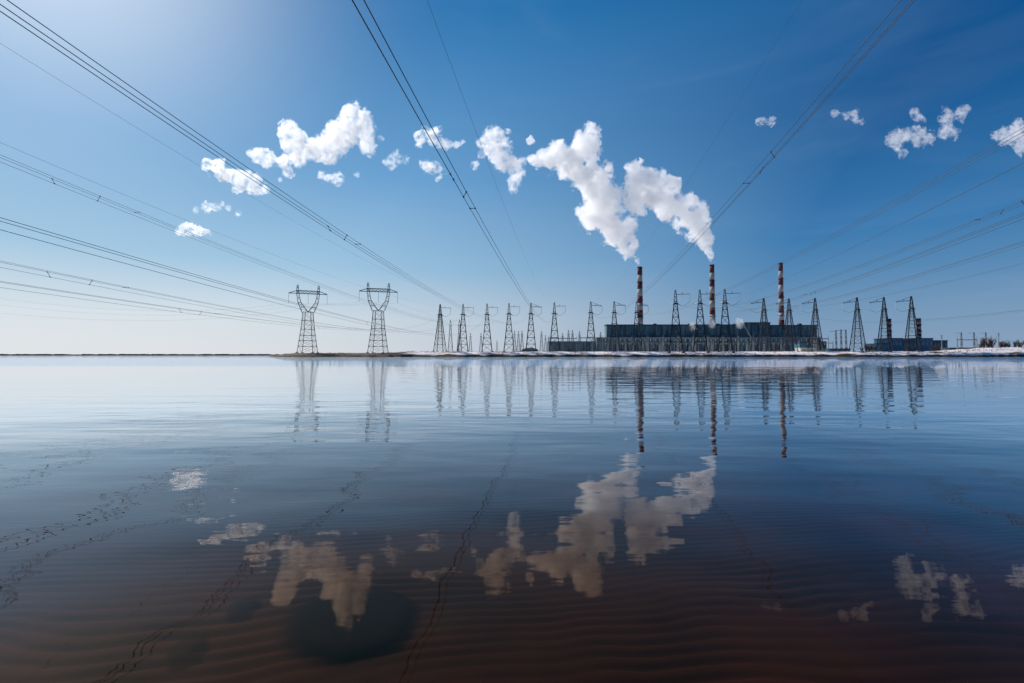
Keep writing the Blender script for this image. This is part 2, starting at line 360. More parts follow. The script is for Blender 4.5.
# far left shore: a low strip of land with woodland
mb = MB(); 
for (a, b) in ((-40, 9), (11, 20), (23, 78), (79, 92), (95, 150), (151, 196), (197, 300)):
    A = at(a, 355.2, 4200); B = at(b, 355.2, 4200); n = max(2, int((b - a) * 1.2)); pf = []
    for i in range(n + 1):
        x = A[0] + (B[0] - A[0]) * i / n; e = min(1, .5 * min(i, n - i) + .25)
        pf.append((x, (7 + 8 * random.random()) * e))
    for (x0, h0), (x1, h1) in zip(pf[:-1], pf[1:]):
        mb.add([(x0, 4180, -1), (x1, 4180, -1), (x1, 4260, -1), (x0, 4260, -1), (x0, 4190, h0), (x1, 4190, h1), (x1, 4250, h1 * .9), (x0, 4250, h0 * .9)],
               [(0, 3, 2, 1), (4, 5, 6, 7), (0, 1, 5, 4), (1, 2, 6, 5), (2, 3, 7, 6), (3, 0, 4, 7)])
o = mb.build('far_woodland', M_farwood); tag(o, 'thin dark line of woods on the far shore at the left horizon', 'woodland', kind='stuff')

# ------------------------------------------------------------------ lattice masts
def sq(z, h, rot=0):
    return [(h * 1.41421 * math.cos(rot + math.pi / 4 + k * math.pi / 2), h * 1.41421 * math.sin(rot + math.pi / 4 + k * math.pi / 2), z) for k in range(4)]
def lattice(mb, levels, legw, brw, rot=0, xbr=True):
    for (z0, h0), (z1, h1) in zip(levels[:-1], levels[1:]):
        a = sq(z0, h0, rot); b = sq(z1, h1, rot)
        for k in range(4):
            k2 = (k + 1) % 4
            mb.bar(a[k], b[k], legw); mb.bar(b[k], b[k2], brw)
            if xbr: mb.bar(a[k], b[k2], brw * .6); mb.bar(a[k2], b[k], brw * .6)
MAST_H = 42.2; WAIST = 32.9
def make_mast(style, side, ins, rz=0):
    """anchor mast; side=+1 arm to the right, -1 to the left"""
    t = empty('anchor_mast', (0, 0, 0))
    mb = MB(); hb = 4.5
    def hw(z): return hb + (1.05 - hb) * (z / WAIST) ** .92
    lv = [(z * WAIST, hw(z * WAIST)) for z in (0, .2, .37, .55, .72, .87, 1)]
    lattice(mb, lv, .52, .26, rz)
    mb.build('lattice_body', M_steel, t)
    sp = MB(); lattice(sp, [(WAIST, 1.05), (WAIST + 1.6, 1.0), (WAIST + 5, .7), (MAST_H, .32)], .34, .2, rz)
    for k in range(4): sp.bar(sq(WAIST, 1.3, rz)[k], sq(WAIST, 1.3, rz)[(k + 1) % 4], .7)
    sp.build('spire', M_steel, t)
    za = WAIST + 6.2; L_ = 9.3 * side; am = MB()
    tipz = za if style == 'flat' else za - .8
    for s in (-.5, .5): am.bar((0, s, za), (L_, s * .2, tipz), .24)
    for i in range(5): am.bar((L_ * i / 5, .5 - .08 * i, za), (L_ * (i + 1) / 5, -.5 + .08 * i, za), .12)
    if style != 'flat': am.bar((0, 0, MAST_H - .3), (L_, 0, tipz), .22)
    am.bar((L_ * .48, 0, za), (L_ * .48, 0, za + 1.3), .3)
    am.build('arm', M_steel, t)
    zt = tipz - 5.2
    string_mb((L_, 0, tipz), (L_, 0, zt), .17).build('insulator_string', ins, t)
    for s, dy in ((-1, -2.6), (1, 2.6)):
        string_mb((s * .9, dy * .4, WAIST), (s * 2.7, dy * 1.3, WAIST - .5), .34).build('insulator_string', ins, t)
    jp = MB(); pts = []
    for i in range(15):
        u = i / 14; a = Vector((1.6 * side, -2.5, WAIST - .5)); b = Vector((L_, 0, zt)); p = a.lerp(b, u); p.z -= 2.6 * math.sin(math.pi * u) * (1 - .5 * u); pts.append(p)
    jp.tube(pts, .09, 5); jp.build('jumper_wire', M_wire, t)
    for c in sq(0, 4.5, rz):
        f = MB(); f.lathe([(1.2, -1.6), (1.1, .2), (.6, .7)], 8, (c[0], c[1])); f.build('footing', M_conc, t)
    return t
masts = {
 1: make_mast('flat', 1, M_brown_ins, 0), 2: make_mast('stay', 1, M_brown_ins, 0.0), 5: make_mast('flat', 1, M_brown_ins, -.32),
 3: make_mast('flat', 1, M_glass_ins, .05), 4: make_mast('stay', -1, M_glass_ins, -.32)}
used = set()
ord18 = [ # px, top y, D, proto, label
 (440, 304.3, 430, 5, 'lattice anchor mast at the left end of the row, nearest the portal pylons'),
 (463, 304, 430, 1, 'second lattice anchor mast from the left, a faint slim mast at its left foot'),
 (487, 303.7, 430, 1, 'third lattice anchor mast from the left end of the row, open sky around it'),
 (509, 303.2, 430, 1, 'fourth lattice anchor mast from the left, just left of the low dark hut'),
 (531, 303, 430, 2, 'fifth lattice anchor mast from the left, standing in front of the low dark hut'),
 (554.5, 302.6, 430, 1, 'sixth lattice anchor mast from the left, at the left end of the long low building'),
 (591, 301.6, 430, 2, 'lattice anchor mast with slanting right arm standing just left of the tall boiler hall'),
 (614.5, 301.4, 430, 2, 'lattice anchor mast in front of the left corner of the tall boiler hall'),
 (637, 301.4, 430, 2, 'lattice anchor mast right in front of the leftmost striped chimney'),
 (676, 290, 418, 3, 'tall dark lattice mast between the left and middle tall chimneys, left of three'),
 (700.5, 289.8, 418, 3, 'tall dark lattice mast just left of the middle striped chimney'),
 (725.5, 289.2, 418, 3, 'tall dark lattice mast just right of the middle striped chimney'),
 (764.5, 298.2, 450, 4, 'lattice mast with left arm just left of the rightmost tall striped chimney'),
 (789.7, 298.6, 450, 4, 'lattice mast with left arm just right of the rightmost tall striped chimney'),
 (816, 298.2, 450, 4, 'lattice mast with left arm at the right end of the boiler hall'),
 (858, 297.5, 420, 4, 'lattice mast with left arm in open sky, no chimney beside it'),
 (885, 297.2, 420, 4, 'lattice mast with left arm beside the first small red and white chimney'),
 (912.5, 296.3, 420, 4, 'rightmost lattice mast, beside the second small red and white chimney')]
for px, ty, D, k, lab in ord18:
    p = at(px, 351.6, D); topz = at(px, ty, D)[2]; b = max(gz(p[0], D), 3.2) + .1; s = (topz - b) / MAST_H
    o = masts[k] if k not in used else copy_tree(masts[k]); used.add(k)
    o.location = (p[0], D, b); o.scale = (s,) * 3; o.rotation_euler = (0, 0, -math.atan((px - 512) / F) + R(random.uniform(-3, 3)))
    tag(o, lab, 'lattice mast', 'anchor masts in a row along the snowy shore')

# portal pylons on the spit
def make_portal():
    t = empty('portal_pylon', (0, 0, 0)); k = .889; rt = -.32
    mb = MB(); hz = 36.8
    lv = [(0, 6.9), (hz * .16, 6.2), (hz * .3, 5.6), (hz * .43, 5.1), (hz * .58, 4.5), (hz * .8, 3.9), (hz, 3.5)]
    lattice(mb, lv, .5, .26, rt); mb.build('lattice_body', M_galv, t)
    zb = 53.3
    for s in (-1, 1):
        hn = MB(); P = [(s * 2.6, hz, 2.6), (s * 7.2, hz + 8.6, 1.3), (s * 8.6, zb, 1.0), (s * 8.7, zb + 2.8, .9), (s * 8.7, 60.8, .55)]
        for (x0, z0, h0), (x1, z1, h1) in zip(P[:-1], P[1:]):
            a = [(x0 + i * h0, j * h0, z0) for i, j in ((-1, -1), (1, -1), (1, 1), (-1, 1))]
            b = [(x1 + i * h1, j * h1, z1) for i, j in ((-1, -1), (1, -1), (1, 1), (-1, 1))]
            for q in range(4):
                hn.bar(a[q], b[q], .4); hn.bar(b[q], b[(q + 1) % 4], .26); hn.bar(a[q], b[(q + 1) % 4], .2)
            m0 = [tuple((u + v) / 2 for u, v in zip(a[q], b[q])) for q in range(4)]
            for q in range(4): hn.bar(m0[q], m0[(q + 1) % 4], .2)
        hn.build('horn', M_galv, t)
    bm_ = MB(); xs_ = [-16, -8.7, -5.8, -2.9, 0, 2.9, 5.8, 8.7, 16]
    for (x0, x1) in zip(xs_[:-1], xs_[1:]):
        def hh(x): return 2.7 if abs(x) < 9 else .3
        for y in (-.9, .9):
            f0 = 1 if abs(x0) < 9 else .2; f1 = 1 if abs(x1) < 9 else .2
            bm_.bar((x0, y * f0, zb), (x1, y * f1, zb), .36); bm_.bar((x0, y * f0, zb + hh(x0)), (x1, y * f1, zb + hh(x1)), .36)
            bm_.bar((x0, y * f0, zb), (x1, y * f1, zb + hh(x1)), .2); bm_.bar((x0, y * f0, zb + hh(x0)), (x1, y * f1, zb), .16)
            bm_.bar((x1, y * f1, zb), (x1, y * f1, zb + hh(x1)), .22)
    bm_.build('crossbeam', M_galv, t)
    for x in (-16, 0, 16): string_mb((x, 0, zb), (x, 0, zb - 9.2), .17, 14).build('insulator_string', M_brown_ins, t)
    for c in sq(0, 6.9, rt):
        f = MB(); f.lathe([(1.3, -2.0), (1.2, .1), (.7, .7)], 8, (c[0], c[1])); f.build('footing', M_conc, t)
    return t
por = []
for i, (px, ty, lab) in enumerate(((307.5, 285.6, 'grey portal pylon with two horns on the dark spit, left one of the pair'), (378, 283.2, 'grey portal pylon with two horns on the dark spit, right one of the pair'))):
    o = make_portal() if i == 0 else copy_tree(por[0]); por.append(o); D = 430
    p = at(px, 353.5, D); b = max(gz(p[0], D), 1.5) + .3; s = (at(px, ty, D)[2] - b) / 60.8
    o.location = (p[0], D, b); o.scale = (s,) * 3; o.rotation_euler = (0, 0, -math.atan((px - 512) / F)); tag(o, lab, 'pylon', 'portal pylons on the spit')
def portal_hang(i, x): o = por[i]; s = o.scale[0]; a = o.rotation_euler.z; return np.array([o.location[0] + x * s * math.cos(a), 430. + x * s * math.sin(a), o.location[2] + 44.1 * s])

# ------------------------------------------------------------------ overhead lines
def solve(P0, pts, Yn, c=None):
    Nn = at(*pts[0], Yn); d = (Nn - P0)[:2]; d = d / np.hypot(*d); S = []; Z = []
    for x, y in pts:
        r = ray(x, y); t, s = np.linalg.solve(np.array([[r[0], -d[0]], [r[1], -d[1]]]), P0[:2]); S.append(s); Z.append(H + t * r[2])
    S = np.array(S); Z = np.array(Z); Wt = 1 / np.maximum(5, np.abs(P0[1] + S * d[1])); A = np.stack([S, S * S], 1) * Wt[:, None]
    if c is None: b, c = np.linalg.lstsq(A, (Z - P0[2]) * Wt, rcond=None)[0]
    else: b = np.sum(A[:, 0] * ((Z - P0[2]) * Wt - A[:, 1] * c)) / np.sum(A[:, 0] ** 2)
    return d, b, c, np.hypot(*(Nn - P0)[:2])
def line_obj(name, P0, d, b, c, L_, label, cat, grp, bundle=True, spacers=(), rad=(.024, .012), sc_=1.0, ss_=1.0):
    offs = [(-.25, .15), (.25, .15), (0, -.28)] if bundle else [(0, 0)]
    offs = [(u * sc_, v * sc_) for u, v in offs]; nrm = Vector((-d[1], d[0], 0)); n = 90
    ss = [L_ * (i / n) for i in range(n + 1)]
    root = empty(name, (P0[0], P0[1], P0[2])) if bundle else None
    for (u, v) in offs:
        pts = []; rr = []
        for s in ss:
            e = min(1, s / 6.0) if bundle else 1
            p = Vector((s * d[0], s * d[1], b * s + c * s * s)) + nrm * u * e + Vector((0, 0, v * e))
            pts.append(p); dist = math.hypot(P0[0] + p.x, P0[1] + p.y); rr.append(rad[0] + (rad[1] - rad[0]) * min(1, dist / 160))
        mb = MB(); mb.tube(pts, rr, 5)
        if bundle: mb.build('conductor', M_wire, root, True)
        else:
            root = mb.build(name, M_wire, None, True); root.location = Vector(P0)
    for s in spacers:
        for ds, (q0, q1) in ((0, (0, 1)), (4.2, (1, 2)), (8, (0, 2))):
            mb = MB(); st = s + ds; base = Vector((st * d[0], st * d[1], b * st + c * st * st))
            A = base + nrm * offs[q0][0] + Vector((0, 0, offs[q0][1])); B = base + nrm * offs[q1][0] + Vector((0, 0, offs[q1][1]))
            mb.bar(A, B, .045 * ss_); dd = Vector((d[0], d[1], b + 2 * c * st))
            for q in (A, B): mb.bar(q - dd * .12 * ss_, q + dd * .12 * ss_, .1 * ss_)
            mb.build('spacer', M_steel, root)
    tag(root, label, cat, grp); return root
def mast_at(i, waist=True):
    px, ty, D, k, _ = ord18[i]; p = at(px, ty, D); b = max(gz(p[0], D), 3.2) + .1; s = (p[2] - b) / MAST_H
    return np.array([p[0], D - 3.2 * s if waist else D, b + (WAIST - .5) * s if waist else p[2]])
G1 = 'conductor bundles strung from the anchor masts over the water'; G2 = 'thin earth wires strung from the mast tops'
BUN = [ # mast idx, pts, Yn, c, label, spacer distances from the near end of the trace
 (4, [(0, 5), (117, 81), (200, 141), (220, 155), (337, 231), (407, 276), (460, 307), (483, 318), (505, 323.5)], 24, None, 'dark triple wire bundle running from the top left corner down to the masts', (43, )),
 (5, [(356, 0), (400, 80), (446, 162), (527, 303)], 20, .00025, 'dark triple wire bundle dropping steeply from the top edge, left of centre', (26, )),
 (6, [(908, 0), (815, 108), (735, 200), (696, 240), (659, 277), (644, 292)], 30, .00028, 'dark triple wire bundle falling from the top edge towards the leftmost tall chimney', (28, 200)),
 (8, [(1024, 132), (880, 212), (784, 261), (753, 277), (731, 285), (696, 304), (665, 315)], 46, .0002, 'uppermost wire bundle leaving the right edge, crossing the cloud there', (120,)),
 (9, [(1024, 204), (984, 220), (909, 245), (784, 290), (736, 299.5)], 60, .00025, 'second wire bundle from the top at the right edge, with dark spacers near the edge', (8,)),
 (10, [(1024, 218), (862, 273), (809, 291)], 42, .0002, 'third wire bundle from the top at the right edge, under the one with spacers', (70,)),
 (11, [(1024, 245), (887, 282), (859, 290)], 60, .0002, 'fourth wire bundle from the top at the right edge', (130,)),
 (12, [(1024, 264), (951, 281), (903, 290)], 170, .0002, 'fifth wire bundle from the top at the right edge', ()),
 (13, [(1024, 312), (925, 318), (828, 318)], 120, .0002, 'lowest wire bundle at the right edge, nearly level above the snow mounds', ()),
 (3, [(0, 157), (117, 205), (176, 229), (240, 256), (317, 287), (363, 301), (425, 317.5), (437, 321)], 36, .0003, 'wire bundle from the left edge passing just over the left portal pylon', (12,)),
 (2, [(0, 224), (117, 254), (240, 290.7), (290, 304)], 20, .00025, 'wire bundle third from the top at the left edge', (60,)),
 (1, [(0, 264), (117, 286), (187, 301), (240, 311)], 36, .00025, 'wire bundle fourth from the top at the left edge, with dark spacers', (12, 90)),
 (0, [(0, 284), (85, 297), (164, 307), (240, 317), (420, 325.5)], 36, .0002, 'wire bundle fifth from the top at the left edge, reaching the first anchor mast', (30, 80))]
for i, pts, Yn, c, lab, sp in BUN:
    P0 = mast_at(i); d, b, c, Ln = solve(P0, pts, Yn, c)
    rd = {4: (.030, .014), 5: (.030, .014), 6: (.028, .016)}.get(i, (.026, .020) if i >= 8 else (.014, .012))
    line_obj('conductor_bundle', P0, d, b, c, Ln + Yn + 70, lab, 'power line', G1, True, [Ln - s for s in sp], rad=rd, sc_=1.35 if i in (4, 6, 8) else 1.0, ss_=.55 if i < 4 else 1.0)
EW = [
 (6, [(801, 0), (748, 85), (710, 152), (684, 187.5), (656, 227)], 58, .00025, 'single thin wire falling from the top edge behind the steam of the middle chimney'),
 (5, [(427, 0), (445, 50), (474, 126), (493, 171), (511, 226), (527, 263), (541, 292)], 42, .00025, 'single thin wire dropping from the top edge across the lone cloud left of the plumes'),
 (4, [(0, 43), (117, 115), (187, 160), (255, 198), (343, 248)], 56, None, 'single thin wire below the top left bundle'),
 (3, [(0, 142), (40, 160), (88, 178), (176, 218), (240, 242), (346, 280)], 60, None, 'single faint wire just above the middle left bundle'),
 (9, [(1024, 165), (923, 211), (820, 261)], 28, .00025, 'single faint wire leaving the right edge below the cloud')]
for i, pts, Yn, c, lab in EW:
    P0 = mast_at(i, False); d, b, c, Ln = solve(P0, pts, Yn, c)
    line_obj('earth_wire', P0, d, b, c, Ln + Yn + 70, lab, 'wire', G2, False, rad=(.020, .012))
# the portal pylons' own line
GP = 'lines hung from the portal pylons'
for k, (x, pts) in enumerate(((-16, [(0, 299.5), (60, 304), (117, 308), (187, 311.5), (240, 310.5)]), (0, [(0, 305.6), (53, 309.5), (146, 314.5), (250, 313)]), (16, [(0, 313), (146, 320.6), (228, 317.6)]))):
    P0 = portal_hang(0, x); d, b, c, Ln = solve(P0, pts, 330, None)
    line_obj('portal_line', P0, d, b, c, Ln + 120, 'faint wire bundle sagging left from the left portal pylon, %s of three' % ('topmost', 'middle', 'lowest')[k], 'power line', GP, True)
    A = portal_hang(0, x); B = portal_hang(1, x); L_ = np.hypot(*(B - A)[:2]); d = (B - A)[:2] / L_; c = .0012; b = (B[2] - A[2]) / L_ - c * L_
    line_obj('portal_line', A, d, b, c, L_, 'short wire span between the two portal pylons, from the %s insulator' % ('left', 'middle', 'right')[k], 'power line', GP, True)
    A = portal_hang(1, x); B = at((452, 463, 471)[k], 322, 620); L_ = np.hypot(*(B - A)[:2]); d = (B - A)[:2] / L_; c = .0004; b = (B[2] - A[2]) / L_ - c * L_
    line_obj('portal_line', A, d, b, c, L_, 'faint wires running right from the right portal pylon, from its %s insulator' % ('left', 'middle', 'right')[k], 'power line', GP, True)

# ------------------------------------------------------------------ smaller masts behind
def make_backmast():
    t = empty('slim_mast', (0, 0, 0)); mb = MB()
    lattice(mb, [(0, 2.6), (6, 2.1), (12, 1.6), (19, 1.1), (25, .7)], .34, .2, .2); mb.build('lattice_body', M_galv, t)
    s = MB(); lattice(s, [(25, .9), (26, .8), (31, .2)], .24, .14, .2); s.build('spire', M_galv, t)
    c = MB(); c.bar((-2.2, 0, 25.5), (2.2, 0, 25.5), .3); c.build('cross_arm', M_galv, t)
    return t
bmast = None
for px, ty, D, lab in ((450.5, 320, 560, 'faint slim mast between the first and second anchor masts'), (459.5, 319.5, 560, 'faint slim mast touching the left leg of the second anchor mast'),
        (470.5, 333, 760, 'short slim mast just right of the second anchor mast'), (481, 333, 760, 'short slim mast touching the left side of the third anchor mast'),
        (497, 340, 900, 'smallest slim mast, between the third and fourth anchor masts'), (514.5, 330.5, 640, 'short slim mast right of the fourth anchor mast, leftmost of three there'),
        (518.5, 331, 620, 'short slim mast right of the fourth anchor mast, middle one of three there'), (522, 330.5, 640, 'short slim mast right of the fourth anchor mast, rightmost of three there'),
        (541.5, 331, 640, 'short slim mast between the fifth and sixth anchor masts, leftmost of three there'), (545.5, 335, 640, 'short slim mast between the fifth and sixth anchor masts, middle of three there'),
        (548.5, 337, 640, 'short slim mast between the fifth and sixth anchor masts, rightmost of three there'),
        (562.5, 333, 660, 'slim mast behind the long low building, leftmost of its group'), (568.5, 330, 660, 'slim mast behind the long low building, second of its group'),
        (572.5, 330, 660, 'slim mast behind the long low building, third of its group'), (579.5, 331, 660, 'slim mast behind the long low building, rightmost of its group'),
        (600.5, 332, 700, 'short slim mast just left of the boiler hall corner')):
    o = bmast = make_backmast() if bmast is None else bmast
    if 'label' in o: o = copy_tree(bmast)
    p = at(px, ty, D); o.location = (p[0], D, 4.4); s = (p[2] - 4.4) / 31; o.scale = (min(s, 1.1), min(s, 1.1), s)
    tag(o, lab, 'mast', 'slim masts standing behind the anchor masts')

# gantries
def make_gantry(wd, hh, m, armdir=0):
    t = empty('gantry', (0, 0, 0))
    for s in (-1, 1):
        p = MB(); p.bar((s * wd / 2, -1.2, 0), (s * wd / 2, 0, hh), .55); p.bar((s * wd / 2, 1.2, 0), (s * wd / 2, 0, hh), .55)
        p.bar((s * wd / 2, -.7, hh * .4), (s * wd / 2, .7, hh * .4), .5); p.bar((s * wd / 2, 0, hh), (s * wd / 2, 0, hh * 1.22), .6, .2); p.build('post', m, t)
    b = MB(); n = 6
    for y in (-.5, .5):
        for z in (hh - 1, hh): b.bar((-wd / 2, y, z), (wd / 2, y, z), .5)
        for i in range(n): b.bar((-wd / 2 + wd * i / n, y, hh - 1), (-wd / 2 + wd * (i + 1) / n, y, hh), .3)
    b.build('beam', m, t)
    for i in range(3):
        x = -wd / 2 + wd * (i + .5) / 3; string_mb((x, 0, hh - 1), (x, 0, hh - 4), .5, 6).build('insulator_string', M_glass_ins, t)
    return t
g0 = make_gantry(24, 24, M_pale); first = True
GL = {0: 'pale steel gantry of the switchyard in front of the boiler hall', 1: 'pale steel gantry of the front switchyard row, lower than the beams behind'}
for row, (D, ty, x0, x1, st) in enumerate(((980, 338.4, 610, 822, 15.1), (840, 342.8, 600, 826, 17.3))):
    x = x0
    while x < x1:
        o = g0 if first else copy_tree(g0); first = False
        p = at(x, ty, D); o.location = (p[0], D, 4.4); s = (p[2] - 4.4) / 24; o.scale = (1.12 * st / 15 * D / 980 * 1.05, 1, s)
        tag(o, GL[row], 'gantry', ('back', 'front')[row] + ' row of switchyard gantries'); x += st
# gantries standing by themselves
for px, ty, D, lab in ((586, 337.5, 720, 'gantry behind the long low building, left of the boiler hall'), (570, 338, 720, 'gantry in the middle behind the long low building'), (556, 338, 720, 'gantry behind the left part of the long low building')):
    o = copy_tree(g0); p = at(px, ty, D); o.location = (p[0], D, 4.4); o.scale = (.85, 1, (p[2] - 4.4) / 24); tag(o, lab, 'gantry', 'gantries behind the long low building')
# apparatus poles of the yard
def make_pole():
    t = empty('switchgear_pole', (0, 0, 0)); p = MB(); p.lathe([(.4, 0), (.35, 8)], 8); p.build('post', M_pale, t)
    string_mb((0, 0, 8), (0, 0, 12), .8, 7).build('insulator', M_brown_ins, t)
    c = MB(); c.lathe([(.1, 12), (.6, 12.2), (.6, 12.7), (.1, 12.9)], 8); c.build('cap', M_pale, t); return t
sp0 = make_pole(); first = True
for row, (D, off) in enumerate(((760, 0), (700, 3))):
    for x in np.arange(602 + off, 826, 5.4 if row == 0 else 7.1):
        o = sp0 if first else copy_tree(sp0); first = False
        px = x + random.uniform(-1.2, 1.2); p = at(px, 348, D); o.location = (p[0], D + random.uniform(-15, 15), 4.4); s = random.uniform(.7, 1.15); o.scale = (s, s, s)
        tag(o, 'small pale switchgear pole with a ribbed insulator in the yard before the boiler hall', 'pole', 'switchgear poles in the yard')
# right side: three thin posts, arms gantry, utility pole
def make_armpost(d):
    t = empty('arm_post', (0, 0, 0)); p = MB(); lattice(p, [(0, 1.2), (8, 1.0), (16, .8), (20, .7), (27, .3)], .3, .2, .1); p.build('lattice_body', M_steel, t)
    a = MB(); a.bar((0, 0, 26), (d * 10, 0, 26), .35); a.bar((0, 0, 22), (d * 3, 0, 22), .5); a.build('arm', M_steel, t); return t
ap = None
for px, ty, D, lab in ((836, 330.5, 640, 'slender post right of the boiler hall, leftmost of three thin ones'), (841, 329.5, 640, 'slender post right of the boiler hall, middle of three thin ones'), (845.8, 329.5, 640, 'slender post right of the boiler hall, rightmost of three thin ones'),
        (961.3, 332.3, 600, 'dark post with a left arm above the snow mounds, leftmost of three'), (974, 332.3, 600, 'dark post with a left arm above the snow mounds, middle of three'), (985.8, 332.3, 600, 'dark post with a left arm above the snow mounds, rightmost of three')):
    if ap is None: ap = make_armpost(-1); o = ap
    else: o = copy_tree(ap)
    p = at(px, ty, D); o.location = (p[0], D, 4.4); s = (p[2] - 4.4) / 27; o.scale = (s * .75,) * 2 + (s,); tag(o, lab, 'post', 'slender arm posts')
o = copy_tree(g0); p = at(967, 339.5, 620); o.location = (p[0], 620, 4.4); o.scale = (1.05, 1, (p[2] - 4.4) / 24); tag(o, 'dark low gantry joining the arm posts above the snow mounds', 'gantry')
def make_utility(px, ty, D, lab):
    t = empty('utility_pole', (at(px, ty, D)[0], D, gz(at(px, ty, D)[0], D) - .3)); hh = at(px, ty, D)[2] - t.location.z
    p = MB(); p.lathe([(.42, 0), (.3, hh)], 8); p.build('post', M_pale, t); a = MB(); a.bar((-1.1, 0, hh - 1), (1.1, 0, hh - 1), .3); a.bar((-1.1, 0, hh - 2.6), (1.1, 0, hh - 2.6), .3); a.build('cross_arm', M_pale, t)
    for x in (-1, 1): string_mb((x, 0, hh - 1), (x, 0, hh - .2), .2, 2).build('insulator', M_brown_ins, t)
    tag(t, lab, 'pole', 'utility poles on the right shore')
make_utility(998.5, 333, 460, 'pale utility pole with short cross arms behind the snow mounds at the right')
make_utility(941.5, 335, 480, 'pale thin pole in front of the right end of the blue buildings')

# ------------------------------------------------------------------ power station
def bx(name, x0, x1, ytop, D, depth, m, parent, z0=4.3):
    a = at(x0, ytop, D); b = at(x1, ytop, D); mb = MB(); mb.box(a[0], b[0], D, D + depth, z0, a[2]); return mb.build(name, m, parent), a, b
ps = empty('boiler_hall', (0, 0, 0)); tag(ps, 'huge dark teal boiler and turbine hall of the power station under the three tall chimneys', 'power station')
D0 = 1120
def ribbed(x0, x1, ytop, D, depth, m, parent, name='wall', step=14, proud=1.6):
    a = at(x0, ytop, D); b = at(x1, ytop, D); mb = MB(); mb.box(a[0], b[0], D, D + depth, 4.3, a[2])
    x = a[0] + 2
    while x < b[0] - 4: mb.box(x, x + 2.2, D - proud, D - .002, 4.3, a[2] - 1.5); x += step
    return mb.build(name, m, parent), a, b
for (x0, x1, yt) in ((606.5, 744.6, 325.4), (745, 770.2, 323.2), (770.6, 817, 325.9)):
    o, a, b = ribbed(x0, x1, yt, D0, 22, M_hall, ps)
    r = MB(); r.box(a[0] - 1.5, b[0] + (1.5 if x1 != 770.2 else 0), D0 - 1.9, D0 + 23, a[2] + .01, a[2] + 2.2); r.build('roof', M_roof, o)
o, a1, b1 = ribbed(596.5, 821, 338, 1060, 50, M_annex, ps, step=22)
r = MB(); r.box(a1[0] - 1, b1[0] + 1, 1058, 1112, a1[2] + .01, a1[2] + 1.6); r.build('roof', M_pale, o)
o, a2, b2 = ribbed(821.5, 826.5, 341.3, 1050, 60, M_dblue, ps, step=7)
zz = at(600, 343, 1058)[2]
wproto = MB(); wproto.box(0, 14, -.5, .4, 0, 6); wm = wproto.mesh('window'); wm.materials.append(M_win)
x = a1[0] + 5
while x < b1[0] - 16:
    w_ = bpy.data.objects.new('window', wm); COL.objects.link(w_); w_.parent = ps; w_.location = (x, 1059.6, zz - 3); x += 22
x = at(605, 330, D0)[0] + 5.5; zh = at(600, 335, D0)[2]
i = 0
while x < at(815, 330, D0)[0] - 12:
    if i % 3 != 1:
        w_ = bpy.data.objects.new('window', wm); COL.objects.link(w_); w_.parent = ps; w_.location = (x, D0 - .6, zh); w_.scale = (.62, 1, 1.9 if i % 4 else 1.2)
    x += 14; i += 1
for px in (655, 690, 718, 735, 800):
    v = MB(); p = at(px, 325, D0 + 12); v.box(p[0] - 3, p[0] + 3, D0 + 10, D0 + 18, p[2] - 3, p[2] + 3.4); v.build('roof_vent', M_roof, ps)
cv = MB(); cv.bar(at(744.5, 325.5, 1048), at(751.5, 338.5, 1048), 1.6); cv.build('conveyor', M_pale, ps)
lb = empty('low_building', (0, 0, 0)); tag(lb, 'long low dark blue-grey building left of the tall boiler hall', 'building')
o, a, b = ribbed(549.5, 595.5, 341.7, 900, 60, M_annex, lb, step=9)
r = MB(); r.box(a[0] - 1, b[0] + 1, 899, 961, a[2] + .01, a[2] + 1); r.build('roof', M_pale, o)
hut = empty('dark_hut', (at(530, 350, 600)[0], 600, 4.3)); tag(hut, 'low dark hut with a shallow roof behind the fifth anchor mast', 'hut')
h_ = MB(); h_.box(-10, 10, 0, 12, 0, 4); h_.box(-20, -10.01, 1, 10, 0, 2.4); h_.build('wall', M_dblue, hut)
h_ = MB(); h_.add([(-11, -.6, 4.01), (11, -.6, 4.01), (11, 12.6, 4.01), (-11, 12.6, 4.01), (-4, 6, 6.6), (4, 6, 6.6)], [(0, 3, 2, 1), (0, 1, 5, 4), (2, 3, 4, 5), (1, 2, 5), (3, 0, 4)]); h_.build('roof', M_roof, hut)

def chimney(px, ty, D, r0, r1, lab, bands, start_dark, z0=4.3, group='tall striped chimneys'):
    top = at(px, ty, D); t = empty('striped_chimney', (top[0], D, z0)); hh = top[2] - z0; bh = bands / F * D
    z = hh; i = 0
    def rad(z): return r0 + (r1 - r0) * (z / hh) ** .8
    cp = MB(); cp.lathe([(rad(hh) * 1.08, hh - 3), (rad(hh) * 1.08, hh), (rad(hh) * .8, hh), (rad(hh) * .8, hh - 6)], 32); cp.build('cap', M_soot, t, False); z = hh - 3.02
    while z > 0:
        zb = max(0, z - bh); m = M_red if i % 2 == 0 else M_white
        if z < hh * .28: zb = 0; m = M_conc
        b = MB(); b.lathe([(rad(zb), zb), (rad(z), z)], 32); b.build('painted_band', m, t, True)
        z = zb - .001 if zb > 0 else 0; i += 1
    for f in (.42, .62, .82):
        g = MB(); g.lathe([(rad(hh * f) + .1, hh * f), (rad(hh * f) + 1.3, hh * f), (rad(hh * f) + 1.3, hh * f + 1.2), (rad(hh * f) + 1.1, hh * f + 1.2), (rad(hh * f) + 1.1, hh * f + .3), (rad(hh * f) + .1, hh * f + .3)], 32); g.build('gallery', M_steel, t)
    tag(t, lab, 'chimney', group); return top
c1 = chimney(639.8, 267, 1215, 8.2, 5.9, 'leftmost of the three tall red and white striped chimneys, with a steam plume', 7.05, True)
c2 = chimney(711.9, 264.8, 1215, 8.2, 5.4, 'middle one of the three tall red and white striped chimneys, with a steam plume', 7.0, True)
